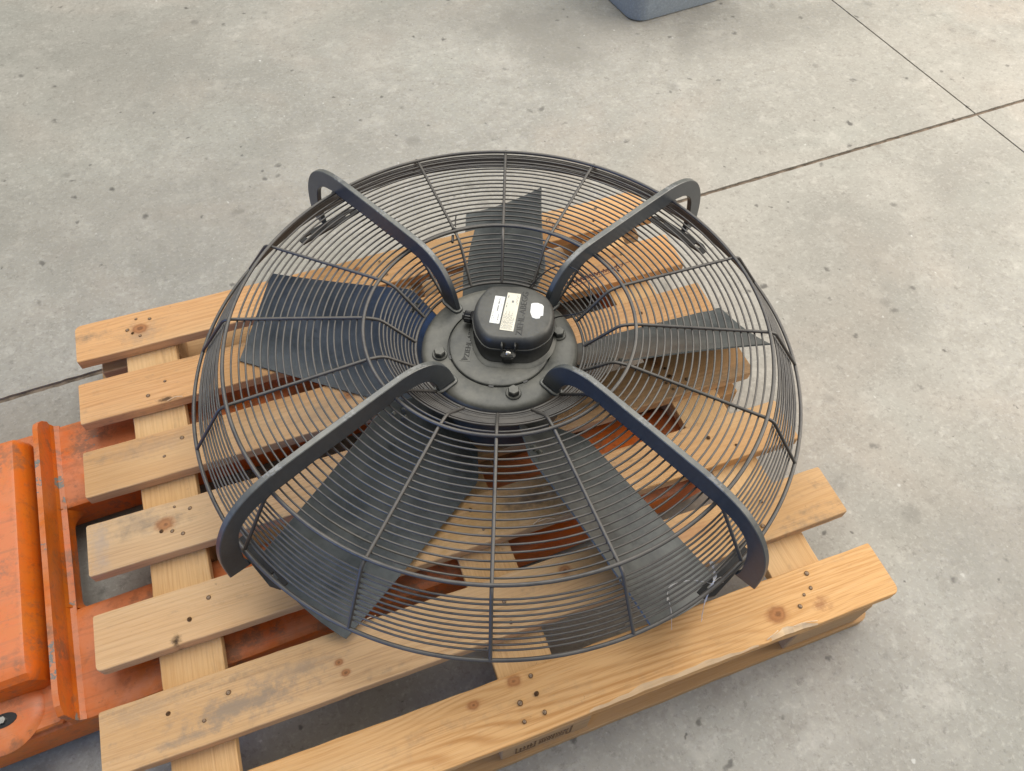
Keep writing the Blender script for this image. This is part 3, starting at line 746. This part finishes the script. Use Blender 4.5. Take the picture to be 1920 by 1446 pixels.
for k in (-2, 2, 6, 10):
    if arm0 is None:
        a = arm0 = add('support_arm', *ag, M['arm_metal'], fan, smooth=True, angle=30)
        pl0 = add('mounting_plate', *pg, M['foot'], a)
        wl = tube_geo(smooth_path([(0.101, 0, 0.1585), (0.104, 0.0065, 0.1595), (0.120, 0.0075, 0.160), (0.134, 0.0065, 0.1595), (0.139, 0, 0.1585), (0.134, -0.0065, 0.1595), (0.120, -0.0075, 0.160), (0.104, -0.0065, 0.1595)], 4, True), 0.0032, True, 6)
        wl0 = add('weld', *wl, M['arm_metal'], a, smooth=True)
    else:
        a = arm0.copy(); COL.objects.link(a); a.parent = fan
        for c0 in (pl0, wl0):
            c = c0.copy(); COL.objects.link(c); c.parent = a
    a.rotation_euler = (0, 0, -PI / 2 + k * PI / 8)

# blades
def blade_geo():
    nu, nv = 30, 18; th = 0.0028
    top = []
    for i in range(nu + 1):
        s = -0.015 + i / nu * (0.015 + (0.485 - 0.116) / (0.485 - 0.15))
        u = 0.485 - (0.485 - 0.15) * s
        x1 = -0.0797 + 0.0146 * s - 0.0169 * s * s; z1 = 0.0813 + 0.0704 * s
        x2 = 0.081 - 0.005 * s * s; z2 = 0.0035
        if u < 0.195:     # leading corner is cut back towards the rotor
            k = (0.195 - u) / 0.079; x1 += 0.040 * k; z1 -= 0.046 * k
        if u < 0.16:
            k = (0.16 - u) / 0.044; x2 -= 0.035 * k; z2 += 0.012 * k
        row = []
        for j in range(nv + 1):
            t = j / nv
            cam_ = 4 * t * (1 - t)
            # tip edge is an arc about the axis
            y = x1 + (x2 - x1) * t
            uu = u - (0.5 * y * y / 0.485 * (1 - s) if s < 1 else 0) + (0.5 * 0.081 ** 2 / 0.485 * (1 - s) if s < 1 else 0)
            row.append(Vector((uu, y, z1 + (z2 - z1) * t - 0.017 * cam_ * (0.9 + 0.25 * s))))
        top.append(row)
    V = [p for r in top for p in r]; n = nv + 1
    # thickness along the local normal
    Bt = []
    for i in range(nu + 1):
        for j in range(nv + 1):
            du = top[min(i + 1, nu)][j] - top[max(i - 1, 0)][j]; dv = top[i][min(j + 1, nv)] - top[i][max(j - 1, 0)]
            nn = du.cross(dv).normalized()
            if nn.z > 0: nn = -nn
            Bt.append(top[i][j] + nn * th)
    zmin = min(p.z for p in Bt)
    off = len(V); V += Bt; F = []
    for i in range(nu):
        for j in range(nv):
            a = i * n + j
            F.append((a, a + n, a + n + 1, a + 1)); F.append((off + a, off + a + 1, off + a + n + 1, off + a + n))
    for i in range(nu):
        a = i * n; F.append((a, off + a, off + a + n, a + n)); a = i * n + nv; F.append((a, a + n, off + a + n, off + a))
    for j in range(nv):
        a = j; F.append((a, a + 1, off + a + 1, off + a)); a = nu * n + j; F.append((a, off + a, off + a + 1, a + 1))
    F = [tuple(reversed(f)) for f in F]
    return V, F
bgeo = blade_geo(); bl0 = None
for i in range(5):
    if bl0 is None:
        o = bl0 = add('blade', *bgeo, M['blade_metal'], fan, smooth=True, angle=35)
    else:
        o = bl0.copy(); COL.objects.link(o); o.parent = fan
    o.rotation_euler = (0, 0, math.radians(141.6 + math.degrees(1.9355) - 90 + 72 * i))
    for (bu, by, bz) in ((0.196, -0.066, 0.124), (0.178, -0.058, 0.122), (0.186, -0.052, 0.112)):
        rv = add('rivet', *hb, M['fan_metal'], o); rv.location = (bu, by, bz); rv.scale = (0.55, 0.55, 0.6); rv.rotation_euler = (0.75, 0, 0)

# terminal box
BX = Vector((0.0225, 0.0300, 0))
OUT = [(-0.0124, 0.0849), (0.0150, 0.0862), (0.0424, 0.0847), (0.0684, 0.0700), (0.0800, 0.0520), (0.0832, 0.0323), (0.0806, 0.0104), (0.0715, -0.0075), (0.0498, -0.0226), (0.0250, -0.0245), (-0.0005, -0.0235), (-0.0145, -0.0212), (-0.0250, -0.0121), (-0.0345, 0.0069), (-0.0385, 0.0300), (-0.0350, 0.0530), (-0.0250, 0.0741)]
base_loop = smooth_path([(a, b, 0) for a, b in OUT], 4, True)
def bl(sx, z, syf=None):
    syf = syf or sx; out = []
    for p in base_loop:
        d = p - BX; out.append(BX + Vector((d.x * sx, d.y * (syf if d.y < 0 else sx), z)))
    return out[::-1]
box_base = add('terminal_box', *loft_geo([bl(1.12, 0.1592, 1.31), bl(1.10, 0.1635, 1.25), bl(1.09, 0.170, 1.17), bl(1.085, 0.1810, 1.115)]), M['plastic'], fan, smooth=True, angle=40)
add('box_rim', *loft_geo([bl(1.085, 0.1812, 1.115), bl(1.130, 0.1815, 1.165), bl(1.137, 0.1838, 1.172), bl(1.130, 0.1858, 1.160), bl(1.105, 0.1862, 1.13)]), M['plastic'], box_base, smooth=True, angle=30)
add('lid', *loft_geo([bl(1.108, 0.1855, 1.13), bl(1.108, 0.1925, 1.125), bl(1.092, 0.1990, 1.10), bl(1.050, 0.2042, 1.05), bl(1.000, 0.2067, 1.0), bl(0.960, 0.2076, 0.96), bl(0.5, 0.2080)]), M['plastic'], box_base, smooth=True, angle=38)
add('foot_ring', *loft_geo([bl(1.22, 0.1592, 1.48), bl(1.20, 0.1604, 1.44), bl(1.15, 0.1612, 1.36), bl(1.12, 0.1625, 1.31)], False, False), M['fan_metal'], box_base, smooth=True)
# screw tab at the front
tab = [(-0.0045, 0.016), (0.012, 0.0), (0.012, 0.03)]
add('screw_tab', *merge(box_geo(0.0020, 0.0265, -0.0440, -0.0290, 0.1765, 0.1845, 0.003), box_geo(0.0020, 0.0050, -0.0370, -0.0250, 0.1840, 0.2010, 0.0013), box_geo(0.0235, 0.0265, -0.0370, -0.0250, 0.1840, 0.2010, 0.0013), box_geo(0.005, 0.0235, -0.0425, -0.0320, 0.1600, 0.1767, 0.003)), M['plastic'], box_base)
sc = add('screw', *merge(revolve_geo([(0.0, 0.0042), (0.0034, 0.0040), (0.0052, 0.0026), (0.0058, 0.0)], 20)), M['steel'], box_base, smooth=True, angle=50)
sc.location = (0.0138, -0.0370, 0.1846)
add('screw_cross', *merge(box_geo(0.0105, 0.0171, -0.0376, -0.0364, 0.1882, 0.1891), box_geo(0.0132, 0.0144, -0.0403, -0.0337, 0.1883, 0.1892)), M['black'], box_base)
# cable gland with ribbed nut
gm = Matrix.Translation((-0.0425, 0.0430, 0.1755)) @ Matrix.Rotation(math.radians(170), 4, 'Z') @ Matrix.Rotation(PI / 2, 4, 'Y')
def ribbed(r, z0, z1, n=28):
    lo = []
    for z, s in ((z0, 0.94), (z0 + 0.001, 1), (z1 - 0.002, 1), (z1, 0.86)):
        lo.append([((r + (0.0009 if k % 2 else -0.0006)) * s * math.cos(2 * PI * k / n), (r + (0.0009 if k % 2 else -0.0006)) * s * math.sin(2 * PI * k / n), z) for k in range(n)])
    return loft_geo(lo)
def hexl(r, z0, z1): return loft_geo([[(r * math.cos(PI / 3 * k), r * math.sin(PI / 3 * k), z) for k in range(6)] for z in (z0, z1)])
add('cable_gland', *xform(merge(hexl(0.0112, 0.0, 0.006), ribbed(0.0100, 0.0065, 0.0185), tube_geo([(0, 0, 0.0185), (0, 0, 0.0215)], 0.0065, n=14)), gm), M['black'], box_base)

def text_geo(s, size, ext):
    cu = bpy.data.curves.new('t', 'FONT'); cu.body = s; cu.size = size; cu.extrude = ext; cu.align_x = 'LEFT'; cu.align_y = 'BOTTOM'; cu.resolution_u = 3
    to = bpy.data.objects.new('t', cu); COL.objects.link(to)
    dg = bpy.context.evaluated_depsgraph_get(); me = bpy.data.meshes.new_from_object(to.evaluated_get(dg))
    V = [v.co.copy() for v in me.vertices]; F = [tuple(p.vertices) for p in me.polygons]
    bpy.data.objects.remove(to); bpy.data.curves.remove(cu); bpy.data.meshes.remove(me)
    x0 = min(v.x for v in V); x1 = max(v.x for v in V); y0 = min(v.y for v in V); y1 = max(v.y for v in V)
    return V, F, (x0, x1, y0, y1)
def place_text(name, s, p0, p1, h, z, ext, mat, parent):
    """text whose baseline runs from p0 to p1 with cap height h"""
    V, F, (x0, x1, y0, y1) = text_geo(s, 0.01, ext)
    p0, p1 = Vector(p0), Vector(p1); d = (p1 - p0); n = Vector((-d.y, d.x)).normalized()
    VV = []
    for v in V:
        q = p0 + d * ((v.x - x0) / (x1 - x0)) + n * h * ((v.y - y0) / (y1 - y0)); VV.append((q.x, q.y, z + v.z))
    return add(name, VV, F, mat, parent)
place_text('lid_lettering', 'ZIEHL-ABEGG', (0.0352, -0.0195), (0.0465, 0.0735), 0.0100, 0.2079, 0.0006, M['letter'], box_base)

def flat(name, poly, z, th, mat, parent):
    lo = [[(a, b, z) for a, b in poly], [(a, b, z + th) for a, b in poly]]
    ar = sum(poly[i][0] * poly[(i + 1) % len(poly)][1] - poly[(i + 1) % len(poly)][0] * poly[i][1] for i in range(len(poly)))
    if ar < 0: lo = [l[::-1] for l in lo]
    return add(name, *loft_geo(lo), mat, parent)
QA = [(-0.0092, 0.0645), (0.0074, 0.0621), (-0.0012, 0.0048), (-0.0034, 0.0036), (-0.0060, 0.0042), (-0.0176, 0.0060)]
QB = [(0.0116, 0.0718), (0.0334, 0.0689), (0.0216, -0.0122), (-0.0006, -0.0088)]
QC = [(0.0506, 0.0485), (0.0545, 0.0502), (0.0615, 0.0505), (0.0690, 0.0470), (0.0712, 0.0430), (0.0700, 0.0230), (0.0660, 0.0222), (0.0640, 0.0170), (0.0580, 0.0162), (0.0520, 0.0190), (0.0490, 0.0300)]
flat('white_sticker', QA, 0.2079, 0.0003, M['white_label'], box_base)
flat('rating_label', QB, 0.2083, 0.0003, M['cream_label'], box_base)
flat('round_sticker', QC, 0.2080, 0.0003, M['white_label'], box_base)
def print_lines(name, Q, z, rows, parent, mat):
    """fine print: rows of tiny word bars on a label with corners Q (far-left, far-right, near-right, near-left)"""
    a, b, c, d = [Vector(q) for q in Q]; gs = []; rr = random.Random(len(rows))
    def P(u, v): return (d.lerp(a, u)).lerp(c.lerp(b, u), v)      # u along the long side from the near end, v across
    for (v, u0, u1, h, solid) in rows:
        u = u0
        while u < u1:
            w = rr.uniform(0.02, 0.07) if not solid else u1 - u0
            q = [P(u, v), P(min(u + w, u1), v), P(min(u + w, u1), v + h), P(u, v + h)]
            gs.append(([(p.x, p.y, z) for p in q], [(3, 2, 1, 0)])); u += w + rr.uniform(0.008, 0.03)
    return add(name, *merge(*gs), mat, parent)
rows = [(0.06 + 0.075 * k, 0.03, 0.40 + 0.05 * (k % 3) - (0.1 if k > 8 else 0), 0.03, False) for k in range(11)] + [(0.10, 0.60, 0.72, 0.05, False), (0.10, 0.86, 0.95, 0.06, False), (0.84, 0.70, 0.95, 0.03, False), (0.76, 0.75, 0.95, 0.03, False), (0.44, 0.74, 0.80, 0.16, True)]
print_lines('label_print', [QB[0], QB[1], QB[2], QB[3]], 0.20872, rows, box_base, M['ink'])
rows = [(0.12, 0.06, 0.45, 0.05, False), (0.30, 0.10, 0.3, 0.04, False), (0.46, 0.45, 0.92, 0.14, False), (0.72, 0.05, 0.35, 0.08, False), (0.80, 0.5, 0.8, 0.04, False)]
print_lines('sticker_print', [QA[0], QA[1], (-0.0020, 0.0045), QA[5]], 0.20828, rows, box_base, M['ink'])
# embossed tag on the motor flange
tg = flat('embossed_tag', [(-0.0500, 0.0560), (-0.0385, 0.0545), (-0.0480, -0.0372), (-0.0655, -0.0366)], 0.1590, 0.0007, M['fan_metal'], fl)
place_text('tag_lettering', 'ZIEHL-ABEGG', (-0.0505, -0.0290), (-0.0425, 0.0500), 0.0085, 0.1597, 0.0007, M['letter'], fl)
flat('tag_triangle', [(-0.0630, -0.0345), (-0.0520, -0.0345), (-0.0570, -0.0270)], 0.1597, 0.0006, M['letter'], fl)
# thin control wire looping from the box over the rear arm
wp = [(0.040, 0.086, 0.190), (0.052, 0.094, 0.206), (0.072, 0.106, 0.222), (0.092, 0.110, 0.234), (0.118, 0.104, 0.238), (0.140, 0.082, 0.236), (0.1475, 0.052, 0.228), (0.143, 0.032, 0.222), (0.128, 0.024, 0.216), (0.110, 0.027, 0.206), (0.094, 0.036, 0.190), (0.084, 0.040, 0.176)]
add('control_wire', *tube_geo(smooth_path(wp, 6), 0.0011, n=6), M['black'], fan, smooth=True)

# ------------------------------------------------------------------ small loose things
def fan_pt(x, y, z): return fan.matrix_world @ Vector((x, y, z))
# black cable tie round a rear spoke
tie = empty('cable_tie', 'small black cable tie looped round a rear guard spoke', 'cable tie')
a = -PI / 2 + 9 * PI / 8; rr_ = 0.222
bp = fan_pt(rr_ * math.cos(a), rr_ * math.sin(a), 0.2192)
tie.location = bp; tie.rotation_euler = (0, 0, -0.36)
add('loop', *tube_geo([(0.0054 * math.cos(t), 0, 0.0054 * math.sin(t)) for t in np.linspace(0, 2 * PI, 16, endpoint=False)], 0.0013, True, 6), M['black'], tie, smooth=True)
add('tail', *tube_geo(smooth_path([(0.002, 0.004, 0.005), (0.001, 0.012, 0.010), (0.002, 0.020, 0.016)], 4), 0.0013, n=6), M['black'], tie)
add('lock_head', *box_geo(-0.005, -0.0005, -0.026, -0.008, -0.006, -0.001, 0.001), M['black'], tie)
# torn clear tape stuck to the base ring by the front right arm
tape = empty('torn_tape', 'torn whitish tape scraps stuck on the front right guard rim', 'tape')
tape.location = (0.872, -1.060, G + 0.122)
def ribbon(name, pts, w, parent, mat):
    P = smooth_path(pts, 5); V, F = [], []
    for i, p in enumerate(P):
        d = (P[min(i + 1, len(P) - 1)] - P[max(i - 1, 0)]).normalized(); n = Vector((-d.y, d.x, 0.3)).normalized(); u = d.cross(n).normalized()
        ww = w * (0.6 + 0.4 * math.sin(i * 1.3))
        for a_, b_ in ((-1, -1), (1, -1), (1, 1), (-1, 1)): V.append(p + n * ww * a_ + u * 0.00025 * b_)
    for i in range(len(P) - 1):
        for k in range(4): F.append((i * 4 + k, i * 4 + (k + 1) % 4, (i + 1) * 4 + (k + 1) % 4, (i + 1) * 4 + k))
    F.append((0, 1, 2, 3)); F.append(tuple((len(P) - 1) * 4 + k for k in (3, 2, 1, 0)))
    return add(name, V, F, mat, parent)
ribbon('strip', [(0.014, 0.030, 0.010), (0.010, 0.012, 0.010), (0.000, -0.001, 0.006), (-0.008, -0.010, -0.022), (-0.004, -0.015, -0.070), (0.000, -0.019, -0.100)], 0.0032, tape, M['tape'])
ribbon('strand', [(-0.070, 0.000, 0.004), (-0.060, 0.016, 0.008), (-0.040, 0.018, 0.008), (-0.018, 0.012, 0.008), (0.002, 0.000, 0.006)], 0.0010, tape, M['tape'])
ribbon('strand', [(-0.066, 0.006, 0.004), (-0.060, -0.006, -0.03), (-0.050, -0.016, -0.098)], 0.0009, tape, M['tape'])
ribbon('strand', [(0.002, 0.002, 0.006), (0.018, 0.006, 0.004), (0.024, 0.002, -0.012)], 0.0009, tape, M['tape'])

# ------------------------------------------------------------------ storage bin at the top edge of the picture
bn = empty('storage_bin', 'grey plastic storage bin standing on the floor at the far edge', 'bin')
bn.location = (1.60, 0.665, 0); bn.rotation_euler = (0, 0, math.radians(7))
def rrect(x0, x1, y0, y1, r, z, n=7):
    out = []
    for cx_, cy_, a0_ in ((x1 - r, y0 + r, -PI / 2), (x1 - r, y1 - r, 0), (x0 + r, y1 - r, PI / 2), (x0 + r, y0 + r, PI)):
        for k in range(n): t = a0_ + PI / 2 * k / (n - 1); out.append((cx_ + r * math.cos(t), cy_ + r * math.sin(t), z))
    return out
def binl(e, z, r=0.05): return rrect(-e, 0.36 + e, -e, 0.50 + e, r, z)
add('tub', *loft_geo([binl(-0.012, 0.0), binl(-0.003, 0.004), binl(0.0, 0.014), binl(0.022, 0.26), binl(0.018, 0.26), binl(-0.004, 0.016)]), M['bin'], bn, smooth=True, angle=40)
add('rim', *loft_geo([binl(0.023, 0.245), binl(0.038, 0.247), binl(0.038, 0.262), binl(0.0215, 0.264), binl(0.0215, 0.2605)], False, False), M['bin'], bn, smooth=True, angle=40)
